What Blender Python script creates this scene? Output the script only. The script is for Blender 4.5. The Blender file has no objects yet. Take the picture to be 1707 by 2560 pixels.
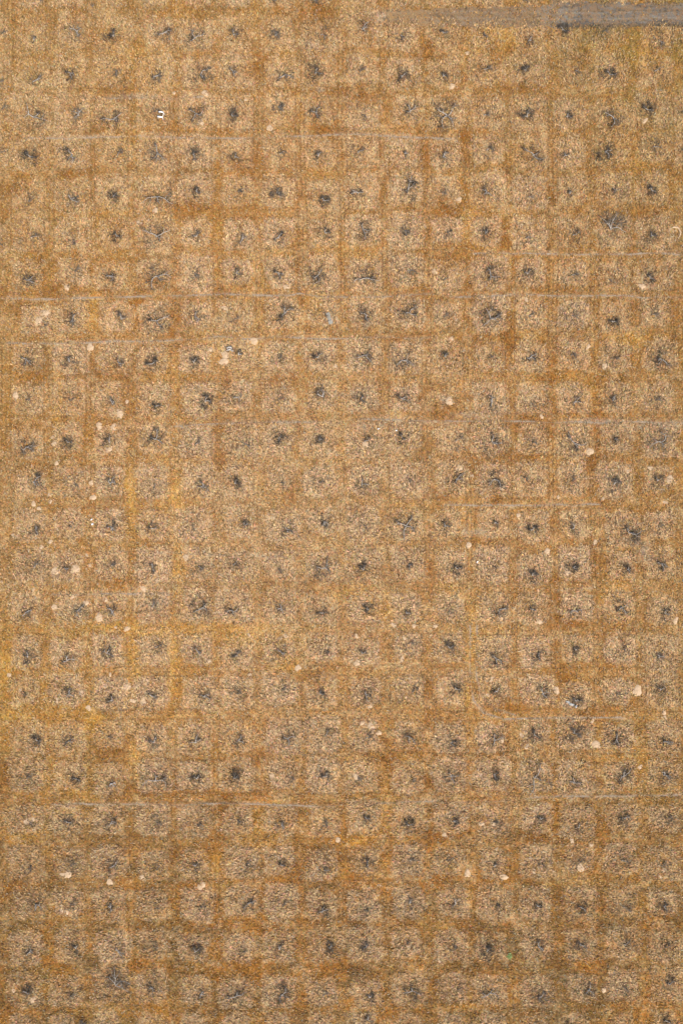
import bpy, math
import numpy as np
R = math.radians
C = bpy.context.scene.collection

# ------------------------------------------------------------------ camera, sky, sun, exposure
H = 120.0                       # flying height in metres
TILT = R(3.2)                   # the camera looks a touch forward of straight down
K = 64.0 / 120.0                # tangent of half the vertical field of view
cam_d = bpy.data.cameras.new("camera")
cam_d.sensor_fit = 'VERTICAL'
cam_d.angle_y = 2 * math.atan(K)
cam_d.clip_end = 5000
cam = bpy.data.objects.new("camera", cam_d)
C.objects.link(cam)
cam.location = (0, -H * math.tan(TILT), H)
cam.rotation_euler = (TILT, 0, 0)
bpy.context.scene.camera = cam

SUN_EL, SUN_AZ = R(48), R(150)   # azimuth measured clockwise from +Y (north = top of the field)
world = bpy.data.worlds.new("World")
bpy.context.scene.world = world
world.use_nodes = True
nt = world.node_tree
sky = nt.nodes.new("ShaderNodeTexSky")
sky.sky_type = 'NISHITA'
sky.sun_disc = False
sky.sun_elevation = SUN_EL
sky.sun_rotation = SUN_AZ
sky.air_density = 1.0
sky.dust_density = 4.0
nt.links.new(sky.outputs[0], nt.nodes["Background"].inputs[0])
nt.nodes["Background"].inputs[1].default_value = 0.085
sun_d = bpy.data.lights.new("sun", 'SUN')
sun_d.energy = 2.1
sun_d.angle = R(10)
sun_d.color = (1.0, 0.93, 0.82)
sun = bpy.data.objects.new("sun", sun_d)
C.objects.link(sun)
sun.rotation_euler = (math.pi / 2 - SUN_EL, 0, math.pi - SUN_AZ)
vs = bpy.context.scene.view_settings
vs.view_transform = 'Standard'
vs.look = 'None'
vs.exposure = 1.05
vs.gamma = 1.0

# ------------------------------------------------------------------ map coordinates
# the survey map of the field uses units of about 5 cm, x to the right, y downwards
ct, st = math.cos(TILT), math.sin(TILT)
def M2W(mx, my):
    u = (np.asarray(mx, float) - 853.5) / 1280 * K
    v = (1280 - np.asarray(my, float)) / 1280 * K
    s = H / (ct - v * st)
    return u * s, (v * ct + st) * s - H * math.tan(TILT)
def W2M(x, y):
    yy = (np.asarray(y, float) + H * math.tan(TILT)) / H
    v = (yy * ct - st) / (ct + yy * st)
    s = H / (ct - v * st)
    u = np.asarray(x, float) / s
    return u / K * 1280 + 853.5, 1280 - v / K * 1280
PX = 0.05

# ------------------------------------------------------------------ helpers
rng = np.random.default_rng(7)
def vnoise(x, y, scale, seed, stretch=(1, 1)):
    r = np.random.default_rng(seed)
    lat = r.random((256, 256))
    fx = np.asarray(x) / (scale * stretch[0]) + 37.3
    fy = np.asarray(y) / (scale * stretch[1]) + 91.7
    ix, iy = np.floor(fx).astype(int), np.floor(fy).astype(int)
    tx, ty = fx - ix, fy - iy
    tx, ty = tx * tx * (3 - 2 * tx), ty * ty * (3 - 2 * ty)
    a, b = lat[ix % 256, iy % 256], lat[(ix + 1) % 256, iy % 256]
    c, d = lat[ix % 256, (iy + 1) % 256], lat[(ix + 1) % 256, (iy + 1) % 256]
    return (a * (1 - tx) + b * tx) * (1 - ty) + (c * (1 - tx) + d * tx) * ty
def fbm(x, y, scale, seed, n=4, stretch=(1, 1)):
    t = 0; w = 0; a = 1.0
    for i in range(n):
        t = t + a * vnoise(x, y, scale / 2 ** i, seed + i * 11, stretch); w += a; a *= 0.6
    return t / w
def sstep(a, b, x):
    t = np.clip((x - a) / (b - a), 0, 1)
    return t * t * (3 - 2 * t)
def lin(r, g, b):
    f = lambda c: ((c / 255 + 0.055) / 1.055) ** 2.4 if c > 10 else c / 255 / 12.92
    return np.array([f(r), f(g), f(b)])

def tag(o, label=None, cat=None, group=None, kind=None):
    if label: o['label'] = label
    if cat: o['category'] = cat
    if group: o['group'] = group
    if kind: o['kind'] = kind
    return o
def mesh_obj(name, V, F, mat, parent=None, smooth=False, col=None):
    """V (n,3) array, F list of tuples or (m,k) array"""
    me = bpy.data.meshes.new(name)
    V = np.asarray(V, np.float32)
    if isinstance(F, np.ndarray):
        m, k = F.shape
        me.vertices.add(len(V)); me.vertices.foreach_set('co', V.ravel())
        me.loops.add(m * k); me.loops.foreach_set('vertex_index', F.astype(np.int32).ravel())
        me.polygons.add(m)
        me.polygons.foreach_set('loop_start', np.arange(0, m * k, k, dtype=np.int32))
        me.polygons.foreach_set('loop_total', np.full(m, k, np.int32))
    else:
        me.from_pydata(V.tolist(), [], F)
    if smooth:
        me.polygons.foreach_set('use_smooth', np.ones(len(me.polygons), bool))
    if col is not None:
        at = me.color_attributes.new('tint', 'FLOAT_COLOR', 'POINT')
        c4 = np.ones((len(V), 4), np.float32); c4[:, :3] = col
        at.data.foreach_set('color', c4.ravel())
    me.update(calc_edges=True)
    me.materials.append(mat)
    o = bpy.data.objects.new(name, me)
    C.objects.link(o)
    if parent: o.parent = parent
    return o
def empty(name, loc):
    o = bpy.data.objects.new(name, None)
    o.location = loc; o.empty_display_size = 0.3
    C.objects.link(o)
    return o

class TB:
    """collects many-sided tubes and boxes into one mesh"""
    def __init__(s): s.V = []; s.F = []; s.n = 0
    def tube(s, P, r, k=5, cap=True):
        P = np.asarray(P, float); n = len(P)
        T = np.gradient(P, axis=0)
        T /= np.linalg.norm(T, axis=1)[:, None] + 1e-9
        up = np.array([0, 0, 1.0])
        A = np.cross(T, up); bad = np.linalg.norm(A, axis=1) < 0.2
        A[bad] = np.cross(T[bad], [1.0, 0, 0])
        A /= np.linalg.norm(A, axis=1)[:, None]
        B = np.cross(T, A)
        an = np.arange(k) * 2 * math.pi / k
        ring = P[:, None, :] + np.asarray(r)[:, None, None] * (A[:, None, :] * np.cos(an)[None, :, None] + B[:, None, :] * np.sin(an)[None, :, None])
        s.V.append(ring.reshape(-1, 3))
        for i in range(n - 1):
            for j in range(k):
                a = s.n + i * k + j; b = s.n + i * k + (j + 1) % k
                s.F.append((a, b, b + k, a + k))
        if cap:
            s.F.append(tuple(s.n + j for j in range(k))[::-1])
            s.F.append(tuple(s.n + (n - 1) * k + j for j in range(k)))
        s.n += n * k
    def box(s, c, d, rot=0.0, tiltx=0.0):
        x, y, z = np.array(d) / 2
        P = np.array([[-x, -y, -z], [x, -y, -z], [x, y, -z], [-x, y, -z], [-x, -y, z], [x, -y, z], [x, y, z], [-x, y, z]])
        ca, sa = math.cos(tiltx), math.sin(tiltx)
        P = P @ np.array([[1, 0, 0], [0, ca, sa], [0, -sa, ca]])
        ca, sa = math.cos(rot), math.sin(rot)
        P = P @ np.array([[ca, sa, 0], [-sa, ca, 0], [0, 0, 1]])
        s.V.append(P + np.array(c)); n = s.n
        s.F += [(n + 3, n + 2, n + 1, n), (n + 4, n + 5, n + 6, n + 7), (n, n + 1, n + 5, n + 4), (n + 1, n + 2, n + 6, n + 5), (n + 2, n + 3, n + 7, n + 6), (n + 3, n, n + 4, n + 7)]
        s.n += 8
    def build(s, name, mat, parent=None, smooth=False):
        return mesh_obj(name, np.concatenate(s.V), s.F, mat, parent, smooth)

# ------------------------------------------------------------------ materials
def new_mat(name, rough=0.9, spec=0.15):
    m = bpy.data.materials.new(name); m.use_nodes = True
    b = m.node_tree.nodes['Principled BSDF']
    b.inputs['Roughness'].default_value = rough
    b.inputs['Specular IOR Level'].default_value = spec
    return m, m.node_tree, b
def noise_mat(name, c1, c2, scale, rough=0.9, spec=0.15, bump=0.0, detail=5, stretch=None, bdist=0.02):
    m, t, b = new_mat(name, rough, spec)
    tc = t.nodes.new('ShaderNodeTexCoord'); no = t.nodes.new('ShaderNodeTexNoise'); cr = t.nodes.new('ShaderNodeValToRGB')
    no.inputs['Scale'].default_value = scale; no.inputs['Detail'].default_value = detail
    src = tc.outputs['Object']
    if stretch:
        mp = t.nodes.new('ShaderNodeMapping'); mp.inputs['Scale'].default_value = stretch
        t.links.new(src, mp.inputs[0]); src = mp.outputs[0]
    t.links.new(src, no.inputs['Vector'])
    cr.color_ramp.elements[0].position = 0.32; cr.color_ramp.elements[1].position = 0.68
    cr.color_ramp.elements[0].color = (*c1, 1); cr.color_ramp.elements[1].color = (*c2, 1)
    t.links.new(no.outputs[0], cr.inputs[0]); t.links.new(cr.outputs[0], b.inputs['Base Color'])
    if bump:
        bp = t.nodes.new('ShaderNodeBump'); bp.inputs['Strength'].default_value = bump; bp.inputs['Distance'].default_value = bdist
        t.links.new(no.outputs[0], bp.inputs['Height']); t.links.new(bp.outputs[0], b.inputs['Normal'])
    return m
def tint_mat(name, scale, lo, hi, rough=0.95, bump=0.0, hue=None, bscale=None):
    """colour attribute times a fine procedural noise"""
    m, t, b = new_mat(name, rough, 0.08)
    at = t.nodes.new('ShaderNodeAttribute'); at.attribute_name = 'tint'
    tc = t.nodes.new('ShaderNodeTexCoord'); no = t.nodes.new('ShaderNodeTexNoise')
    no.inputs['Scale'].default_value = scale; no.inputs['Detail'].default_value = 6; no.inputs['Roughness'].default_value = 0.75
    t.links.new(tc.outputs['Object'], no.inputs['Vector'])
    mr = t.nodes.new('ShaderNodeMapRange'); mr.inputs[1].default_value = 0.37; mr.inputs[2].default_value = 0.63
    mr.inputs[3].default_value = lo; mr.inputs[4].default_value = hi
    t.links.new(no.outputs[0], mr.inputs[0])
    mx = t.nodes.new('ShaderNodeVectorMath'); mx.operation = 'SCALE'
    t.links.new(at.outputs['Color'], mx.inputs[0]); t.links.new(mr.outputs[0], mx.inputs['Scale'])
    out = mx.outputs[0]
    if hue:
        n2 = t.nodes.new('ShaderNodeTexNoise'); n2.inputs['Scale'].default_value = hue; n2.inputs['Detail'].default_value = 3
        t.links.new(tc.outputs['Object'], n2.inputs['Vector'])
        cr = t.nodes.new('ShaderNodeValToRGB')
        cr.color_ramp.elements[0].position = 0.35; cr.color_ramp.elements[1].position = 0.65
        cr.color_ramp.elements[0].color = (1.12, 0.95, 0.85, 1); cr.color_ramp.elements[1].color = (0.88, 1.04, 1.05, 1)
        t.links.new(n2.outputs[0], cr.inputs[0])
        m2 = t.nodes.new('ShaderNodeVectorMath'); m2.operation = 'MULTIPLY'
        t.links.new(out, m2.inputs[0]); t.links.new(cr.outputs[0], m2.inputs[1]); out = m2.outputs[0]
    t.links.new(out, b.inputs['Base Color'])
    if bump:
        n3 = t.nodes.new('ShaderNodeTexNoise'); n3.inputs['Scale'].default_value = bscale or scale; n3.inputs['Detail'].default_value = 5
        t.links.new(tc.outputs['Object'], n3.inputs['Vector'])
        bp = t.nodes.new('ShaderNodeBump'); bp.inputs['Strength'].default_value = bump; bp.inputs['Distance'].default_value = 0.06
        t.links.new(n3.outputs[0], bp.inputs['Height']); t.links.new(bp.outputs[0], b.inputs['Normal'])
    return m
M_ground = tint_mat('dry_field', 4.5, 0.5, 1.38, bump=0.8, hue=3.0, bscale=5.0)
M_grass = tint_mat('dry_grass', 3.0, 0.85, 1.15)
M_track = tint_mat('gravel', 12.0, 0.6, 1.35, bump=0.5, hue=6.0)
M_path = noise_mat('path_dust', (0.22, 0.165, 0.115), (0.33, 0.26, 0.19), 5, bump=0.3)
M_limb = noise_mat('weathered_limb', (0.19, 0.17, 0.15), (0.46, 0.41, 0.355), 6, bump=0.6, stretch=(1, 1, 1))
M_pale = noise_mat('bleached_limb', (0.42, 0.38, 0.34), (0.72, 0.68, 0.62), 6, bump=0.5)
M_twig = noise_mat('dark_twig', (0.042, 0.036, 0.030), (0.14, 0.118, 0.096), 3)
M_twig2 = noise_mat('grey_twig', (0.07, 0.06, 0.05), (0.20, 0.17, 0.14), 3)
M_soil = noise_mat('pale_soil', (0.40, 0.285, 0.175), (0.54, 0.395, 0.26), 4, bump=0.4)
M_soil2 = noise_mat('tan_soil', (0.39, 0.28, 0.175), (0.53, 0.39, 0.26), 4, bump=0.4)
M_white = noise_mat('white_plastic', (0.74, 0.74, 0.76), (0.86, 0.86, 0.86), 3, rough=0.45, spec=0.4)
M_cream = noise_mat('yellowed_plastic', (0.62, 0.56, 0.45), (0.75, 0.70, 0.60), 3, rough=0.5, spec=0.4)
M_board = noise_mat('weathered_board', (0.22, 0.21, 0.18), (0.36, 0.34, 0.29), 5, bump=0.4, stretch=(6, 1, 6))
M_conc = noise_mat('old_concrete', (0.26, 0.27, 0.27), (0.46, 0.46, 0.44), 6, bump=0.6)
M_weed = noise_mat('green_leaf', (0.13, 0.19, 0.06), (0.28, 0.34, 0.14), 4)
# ------------------------------------------------------------------ survey of the trees
TO = {'A': (0, 0), 'B': (570, 0), 'C': (1137, 0), 'D': (0, 510), 'E': (570, 510), 'F': (1137, 510), 'G': (0, 1020), 'H': (570, 1020),
      'I': (1137, 1020), 'J': (0, 1530), 'K': (570, 1530), 'L': (1137, 1530), 'M': (0, 2040), 'N': (570, 2040), 'O': (1137, 2040)}
SC = 1568 / 570.0
# row: tile, then x y kind size angle   D dense, F forked limbs, L long limb, T thin remains, S star of limbs, V upright fan
TREES = """
0 A 280 5 D 30 0;640 50 T 30 0 / B 310 5 D 30 0;600 5 D 35 0 / C 490 2 D 30 0
1 A 20 235 T 50 0;235 275 D 32 0;530 225 F 60 125;780 250 D 72 90;1120 235 F 60 20;1345 265 F 75 45 / B 45 245 D 62 0;325 240 D 52 0;640 245 T 90 -40;920 200 F 58 60;1190 245 T 60 0;1480 225 D 38 0 / C 205 245 D 28 0;515 280 D 42 60;740 205 D 66 -20;1020 215 T 50 0;1400 280 T 75 0;1560 210 T 40 0
2 A 5 565 T 40 0;250 555 F 48 30;490 510 F 52 -20;800 490 T 72 -70;1070 530 F 58 -45;1385 520 F 80 30 / B 35 500 F 48 -60;390 515 L 62 -10;600 505 D 82 -10;910 490 T 50 20;1195 525 D 60 20;1475 525 D 42 0 / C 200 480 T 80 0;480 485 D 55 60;830 490 T 60 0;1060 515 D 70 0;1370 490 T 65 0
3 A 25 755 T 50 80;240 810 L 105 -20;545 795 F 58 60;770 820 L 80 8;1060 765 T 50 -45;1345 785 F 82 -45 / B 30 795 D 62 10;350 740 D 48 -60;605 790 F 62 70;925 790 T 55 0;1250 765 F 58 50;1500 800 S 98 45 / C 200 790 T 70 0;495 805 D 68 90;765 800 D 46 0;1090 820 L 72 -58;1320 755 D 70 0;1562 770 T 40 0
4 A 10 1050 T 40 0;210 1080 D 76 -20;500 1065 F 68 -40;810 1065 T 88 60;1085 1045 F 90 -40;1335 1065 D 68 -60 / B 50 1080 D 46 0;355 1060 T 60 0;620 1075 D 46 20;895 1050 T 72 10;1215 1055 D 32 0;1480 1080 F 52 60 / C 220 1030 T 66 0;535 1070 L 82 -45;755 1070 D 38 0;1035 1045 D 88 -70;1360 1010 T 80 -20;1562 1030 T 45 0
5 A 205 1385 T 52 0;500 1375 F 62 -30;780 1350 D 60 -20;1085 1355 L 120 -8;1355 1320 D 48 -50 / B 75 1320 T 60 0;340 1330 D 64 -30;655 1380 D 66 0;895 1330 F 60 150;1240 1300 F 78 70;1470 1330 T 55 0 / C 210 1315 F 48 -40;510 1350 T 55 0;785 1330 D 34 60;1085 1300 T 80 -40;1345 1305 D 52 -60
6 D 8 270 T 35 0;220 235 T 88 0;505 250 T 60 -50;805 220 D 52 0;1075 225 L 100 15;1350 225 D 48 60 / E 95 250 F 52 90;350 235 F 52 60;665 200 D 56 0;930 180 F 72 -75;1220 185 D 56 -85;1510 195 T 55 0 / F 205 205 D 50 0;490 240 T 62 10;810 215 T 72 -20;1070 175 V 95 75;1345 220 D 52 0
7 D 195 525 F 58 -30;520 465 T 60 0;765 500 F 56 -40;1080 500 L 100 10;1340 480 T 70 0 / E 60 475 D 52 -60;345 480 F 48 -80;610 500 F 78 -15;945 515 L 100 -22;1235 460 T 95 0;1490 520 T 48 0 / F 240 490 L 75 -60;495 480 D 52 0;800 490 T 66 30;1060 520 T 50 0;1340 510 D 52 5
8 D 310 835 T 40 0;500 795 F 62 -60;840 790 D 62 20;1080 805 F 100 20;1345 775 F 54 -50 / E 45 790 T 58 0;390 755 F 72 45;670 745 T 55 -50;950 770 F 72 -60;1240 750 F 80 40;1485 780 T 60 0 / F 240 785 S 90 30;510 770 T 62 0;800 770 T 62 0;1085 810 D 58 45;1350 760 T 70 0
9 D 185 1065 F 58 -25;480 1085 D 52 60;815 1090 F 42 -50;1050 1100 D 66 45;1335 1090 D 54 20 / E 75 1035 D 36 -50;350 1065 T 60 40;615 1060 D 62 60;940 1040 L 72 -35;1190 1075 F 88 22;1490 1050 D 44 -10 / F 240 1060 T 50 0;515 1060 F 52 45;800 1045 T 46 0;1080 1060 T 60 0;1410 1070 F 72 -32
10 D 185 1350 T 60 0;480 1340 T 45 0;770 1355 F 46 -20;1080 1390 D 46 60;1415 1360 D 72 -25 / E 60 1335 F 42 -30;350 1340 T 48 0;655 1325 V 52 110;915 1340 D 54 -60;1205 1340 F 50 -25 / F 250 1370 F 54 70;530 1370 T 55 -60;825 1360 F 50 50;1085 1350 D 64 30;1380 1350 T 45 0
11 G 180 270 F 78 35;470 235 D 54 10;755 235 D 56 40;1080 215 F 72 45;1350 250 T 66 35 / H 110 240 T 90 0;350 210 D 60 -45;625 220 D 54 10;940 230 T 80 45;1200 205 D 50 -40;1565 230 T 85 20 / I 250 235 F 92 -30;530 235 T 48 0;815 240 L 92 -28;1100 215 D 38 -20;1410 235 L 92 6
12 G 230 510 F 66 45;525 535 T 48 -40;760 520 F 58 -22;1060 550 T 60 50;1405 530 F 56 -50 / H 50 520 D 52 0;365 510 T 48 0;625 515 T 52 0;920 525 F 52 80;1250 510 T 56 50;1565 490 F 60 30 / I 275 495 L 78 3;495 500 T 52 90;800 500 T 56 60;1090 525 D 62 0;1390 500 D 52 15
13 G 245 835 F 40 -55;480 810 T 40 -40;765 815 F 48 -15;1050 830 D 48 40;1330 830 T 60 30 / H 115 800 F 44 35;410 835 F 46 -22;665 785 F 48 -50;935 805 T 50 -20;1220 810 S 82 60;1490 810 D 52 20 / I 275 790 D 34 0;530 835 D 54 40;815 825 D 48 60;1190 860 F 92 -42;1400 815 T 48 30
14 G 240 1095 T 66 45;460 1105 D 38 0;770 1080 T 70 0;1050 1095 F 42 -40;1370 1090 T 78 10 / H 40 1080 T 78 0;350 1110 T 60 0;650 1105 F 72 45;925 1110 D 58 60;1245 1080 D 42 -60;1570 1105 D 54 30 / I 265 1090 T 40 0;530 1150 D 66 0;810 1095 D 58 -30;1180 1110 D 42 0;1415 1075 F 48 -40
15 G 190 1400 L 44 5;545 1390 L 54 15;770 1385 F 48 -30;1050 1370 T 68 0;1375 1380 F 78 45 / H 30 1390 L 52 -15;365 1370 F 46 -70;645 1405 D 48 35;965 1380 D 44 80;1225 1410 D 40 0;1515 1385 T 46 -30 / I 305 1385 F 58 20;530 1385 D 44 0;820 1390 L 52 -15;1140 1370 F 60 -30;1440 1410 D 56 -30
16 J 195 310 D 60 70;470 330 F 58 45;740 285 F 56 -5;1070 240 T 78 0;1360 265 F 42 -60 / K 60 300 D 52 50;360 265 F 46 -58;665 260 T 54 0;920 280 D 46 30;1240 220 T 58 50;1520 245 D 52 -30 / L 280 315 F 62 -60;570 300 D 46 -60;830 260 D 44 30;1150 260 T 60 0;1400 310 D 48 0
17 J 165 560 T 46 20;480 550 F 54 -70;775 605 D 48 60;1045 580 F 46 -20;1405 580 F 56 -8 / K 70 560 T 50 0;370 530 T 58 0;635 560 D 52 -30;945 560 F 50 -60;1270 550 T 50 40;1570 525 D 48 -30 / L 285 545 D 48 45;600 565 F 54 45;830 610 D 56 10;1110 570 T 46 0;1410 535 D 52 0
18 J 255 880 D 56 -30;475 885 F 42 40;750 855 T 46 0;1060 895 D 62 60;1345 900 F 62 60 / K 75 880 F 46 30;410 870 F 60 22;670 850 T 80 0;950 870 T 68 60;1245 860 F 56 -60;1530 900 D 58 -45 / L 265 880 F 60 38;545 845 D 62 -20;815 830 D 78 -40;1110 865 F 60 -70;1450 890 F 50 -30
19 J 190 1135 T 60 30;530 1145 D 52 20;765 1180 F 34 28;1080 1160 L 90 25;1355 1145 D 56 20 / K 45 1135 D 66 0;430 1130 T 58 0;670 1130 D 50 0;895 1150 T 48 0;1260 1160 T 42 0;1530 1130 F 52 -60 / L 265 1115 D 52 -58;540 1150 L 112 42;815 1175 F 52 10;1150 1130 F 66 38;1430 1120 F 50 -60
20 M 205 55 T 42 0;470 40 D 52 -20;770 50 F 54 45;1080 40 T 60 0;1360 60 T 60 0 / N 70 30 T 48 0;370 60 D 42 0;680 70 T 58 70;950 15 D 42 0;1240 60 D 62 42;1550 35 D 52 -50 / O 265 45 T 50 0;590 20 D 42 60;850 75 D 46 50;1160 12 D 62 60;1450 15 T 52 0
21 M 220 345 T 60 -60;490 340 T 55 30;775 340 F 48 50;1085 370 T 50 70;1345 340 D 46 20 / N 130 340 T 60 0;370 335 D 40 0;660 370 T 66 0;955 320 D 50 -60;1250 310 T 66 50;1500 300 T 56 0 / O 270 345 D 34 50;580 325 T 50 -30;850 300 T 50 0;1140 300 T 66 0;1420 340 T 60 0
22 M 250 605 F 48 25;490 600 T 56 0;765 630 F 44 -25;1075 630 T 42 0;1385 625 T 44 0 / N 135 600 F 62 50;380 610 T 50 0;645 655 F 48 20;935 640 T 50 0;1250 600 D 50 0;1560 605 F 50 70 / O 285 605 T 55 -60;565 615 D 42 0;870 630 D 50 0;1150 620 T 84 0;1430 615 D 48 -40
23 M 205 935 F 42 50;525 905 D 44 30;820 925 F 48 -25;1060 900 T 46 0;1340 935 D 60 35 / N 95 940 T 46 30;355 915 D 56 15;705 905 D 50 40;945 900 D 46 60;1230 880 T 46 0;1560 905 T 44 30 / O 215 930 D 66 45;570 885 F 48 -50;860 880 D 50 0;1160 880 T 78 0;1440 900 T 58 0
24 M 185 1205 D 50 10;490 1230 T 56 0;800 1160 V 95 60;1050 1180 D 52 -30;1380 1230 F 34 60 / N 60 1235 L 64 20;365 1230 F 74 50;650 1230 T 58 20;970 1245 D 48 30;1260 1195 L 60 25 / O 15 1190 T 40 0;235 1215 L 62 5;590 1240 D 62 40;915 1190 F 52 40;1150 1170 T 58 0;1470 1150 D 64 30
25 M 570 1425 D 40 0 / N 960 1400 D 42 50 / O 1450 1405 D 46 0
"""
trees = []          # dict: mx,my map position, kind, size (m radius), ang, row, col
for ln in TREES.strip().split('\n'):
    row, rest = ln.split(' ', 1)
    lst = []
    for part in rest.split(' / '):
        tl, items = part.split(' ', 1)
        for it in items.split(';'):
            x, y, k, s, a = it.split()
            lst.append(dict(mx=TO[tl][0] + float(x) / SC, my=TO[tl][1] + float(y) / SC, kind=k, size=float(s) / SC * PX, ang=float(a), row=int(row)))
    lst.sort(key=lambda t: t['mx'])
    for i, t in enumerate(lst): t['col'] = i + 1; t['n'] = len(lst)
    trees += lst

MOUNDS = """A 1198 640 12,1412 640 20,1385 840 20/B 287 880 20,120 685 10,1540 590 20/C 1305 830 16,25 1375 20,85 365 14
D 1070 45 18,955 130 16,463 573 18,310 750 28,268 800 25,1545 715 18,622 985 24,1549 1037 24,1542 1082 27,1448 1000 16,110 1315 20,875 1360 12
E 180 942 26,403 570 20,1520 1355 26,740 1115 14,1535 925 14,1420 465 20
F 1285 565 20,915 980 14,1030 1115 20,490 660 14,10 795 12
G 828 38 26,682 122 22,782 133 22,362 200 12,372 248 17,748 287 20,390 380 14,628 515 16,638 615 20,232 660 16,272 690 14,340 600 12,345 645 13,95 875 12,350 920 13,288 955 14,388 1120 30,520 1108 30,625 1080 14,603 1015 11,1278 1028 20,1085 1187 14,985 1240 18,500 1300 14,595 1340 16,728 1318 13,378 1368 18,995 1335 10,232 1250 11,15 1195 10
H 942 250 22
I 592 60 14,28 412 26,1345 415 17,1475 490 24,92 945 20,630 990 22,770 1130 24,1445 650 13,435 738 13,780 1000 13,960 925 16,710 610 11,115 470 13,1015 625 10,1190 435 13,925 300 23
J 685 40 24,875 115 18,800 105 10,760 430 11,872 515 26,945 510 13,560 560 22,920 610 19,985 615 26,1435 338 16,395 610 14,140 540 12,730 510 10,65 435 15,545 500 11,610 660 18
K 395 165 14,145 160 11,882 165 14,1140 90 16,1278 95 14,1425 97 15,1213 178 16,888 350 22,1195 328 17,480 385 20,150 430 11,350 185 11,918 765 16,985 785 22,1035 830 16,975 650 14,305 1130 20,885 1135 22
L 575 65 20,1515 58 18,695 540 22,1252 540 32,1435 690 15,1440 722 11,318 880 18,495 930 15,968 912 26,250 460 15,460 850 16,228 572 11,1270 1065 14,940 750 14,560 1360 15
M 190 40 22,232 25 14,238 95 14,430 400 13,470 400 24,755 455 20,975 420 14,1385 480 24,425 650 17,462 660 19,95 1203 12,232 1265 20
N 757 165 17,185 298 10,1037 478 10,1490 130 16,1240 905 15,1460 1000 12
O 183 53 16,262 55 14,85 397 22,335 418 22,543 380 15,858 355 26,275 110 12,1403 412 11,805 170 18,1020 1195 16,285 230 11,1430 370 14,935 200 13"""
mounds = []
for ch in MOUNDS.replace('\n', '/').split('/'):
    tl, items = ch.split(' ', 1)
    for it in items.split(','):
        x, y, r = map(float, it.split())
        mounds.append([TO[tl][0] + x / SC, TO[tl][1] + y / SC, r / SC * PX])

# soft areas: quadrant, x, y, rx, ry (quadrant maps at 1.836 per map unit)
QO = {1: (0, 0), 2: (854, 0), 3: (0, 1280), 4: (854, 1280)}
BROWN = {1: "560 420 70 30,250 1340 70 50,210 1200 70 30,60 1370 60 40,620 1390 40 60,730 1310 80 25,520 1700 90 35,180 1720 60 30,600 1800 28 110,1040 1780 50 50,1280 1760 90 50,1010 1320 60 25,1390 1900 50 60,1380 1250 30 100,820 1500 35 80,1070 1940 90 30,680 1920 60 30,1010 2100 40 100,1330 2250 30 60,1440 60 100 60,450 600 80 25,880 950 120 30,1130 760 60 40,300 800 90 30,1490 600 90 30,60 860 60 30,1180 300 50 40",
 2: "60 450 110 60,460 960 80 40,740 1090 35 60,470 1180 70 30,370 700 30 60,560 650 25 60,570 1300 30 60,860 1330 80 20,1060 1330 60 20,620 1570 75 42,620 1560 50 25,760 1500 30 60,740 1620 40 40,180 1760 30 30,380 1840 30 40,460 1890 70 40,140 1890 60 20,850 1930 70 40,380 2070 30 60,860 2090 60 30,740 2080 40 30,950 1800 40 150,1170 1900 30 110,1150 2110 30 60,700 2280 50 40,450 2250 60 40,1340 1080 30 60,1050 1110 70 40,270 1550 110 14,350 1360 60 18,950 880 28 60,800 400 60 30,700 250 40 50,1420 970 60 30,560 2170 60 40,1100 300 30 60,400 240 50 50",
 3: "510 320 60 30,1300 330 100 30,1480 340 80 40,500 1100 70 50,860 920 60 30,590 1270 28 60,190 1630 12 60,250 1610 16 35,1190 1150 50 30,30 1200 50 60,1070 1300 70 20,1360 1650 50 60,1470 1570 70 40,800 1600 30 90,600 1480 50 40,1300 1990 60 40,1480 2050 100 50,760 2100 90 30,640 2080 60 40,1430 750 60 60,1030 1400 20 80,210 1990 15 80,60 1720 60 50,360 2090 80 30,560 1900 60 30,30 2250 40 80,1150 2200 30 70,1100 2060 100 30,500 1820 60 30",
 4: "180 290 140 30,400 280 40 60,970 430 32 60,1070 510 120 30,950 640 30 50,1000 740 50 35,760 870 100 40,1150 920 90 28,1190 240 40 30,1050 310 80 22,560 120 110 28,390 830 18 150,240 1130 120 50,360 1200 50 60,730 1090 40 40,980 1400 30 100,430 1480 80 40,210 1560 50 30,50 1640 40 60,1180 1850 30 60,1030 1960 90 45,1030 1960 60 25,960 2000 18 80,1100 2080 150 35,1280 2050 60 30,400 2280 110 40,400 2280 60 25,340 2340 100 35,1170 1800 50 60,680 1960 60 40,1000 1780 50 60,560 1470 60 30,100 580 60 30,1500 1880 50 90,1180 1500 80 50,60 2110 90 40,640 2330 80 30,900 1480 70 40,1400 1960 60 50,1250 2300 90 40,820 1680 60 40"}
PALE = {1: "1150 2080 160 80,720 1550 60 50,280 250 26 220,720 1790 80 40,100 400 80 60,350 1000 60 60,60 650 50 60,1180 1680 60 50,1230 2040 60 60,980 1500 20 100",
 2: "300 1230 130 80,560 1680 110 60,500 1830 70 40,250 2150 170 80,720 840 60 60,700 950 60 30,1060 2060 80 60,550 2190 80 50,1050 1500 90 60,80 1650 60 60,230 1100 80 40",
 3: "100 300 230 110,1480 1100 120 70,1330 1100 60 80,900 350 130 60,1270 820 60 60,500 60 120 40,350 500 120 60,1300 60 120 50,640 880 60 60,1050 300 80 50,920 1700 50 40",
 4: "300 100 150 60,620 330 90 60,800 330 60 30,280 800 110 60,900 1110 160 60,890 1900 60 50,1290 1830 80 60,450 500 200 40,60 200 60 60,700 1250 90 40,150 1180 60 50,650 1520 80 30"}
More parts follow.
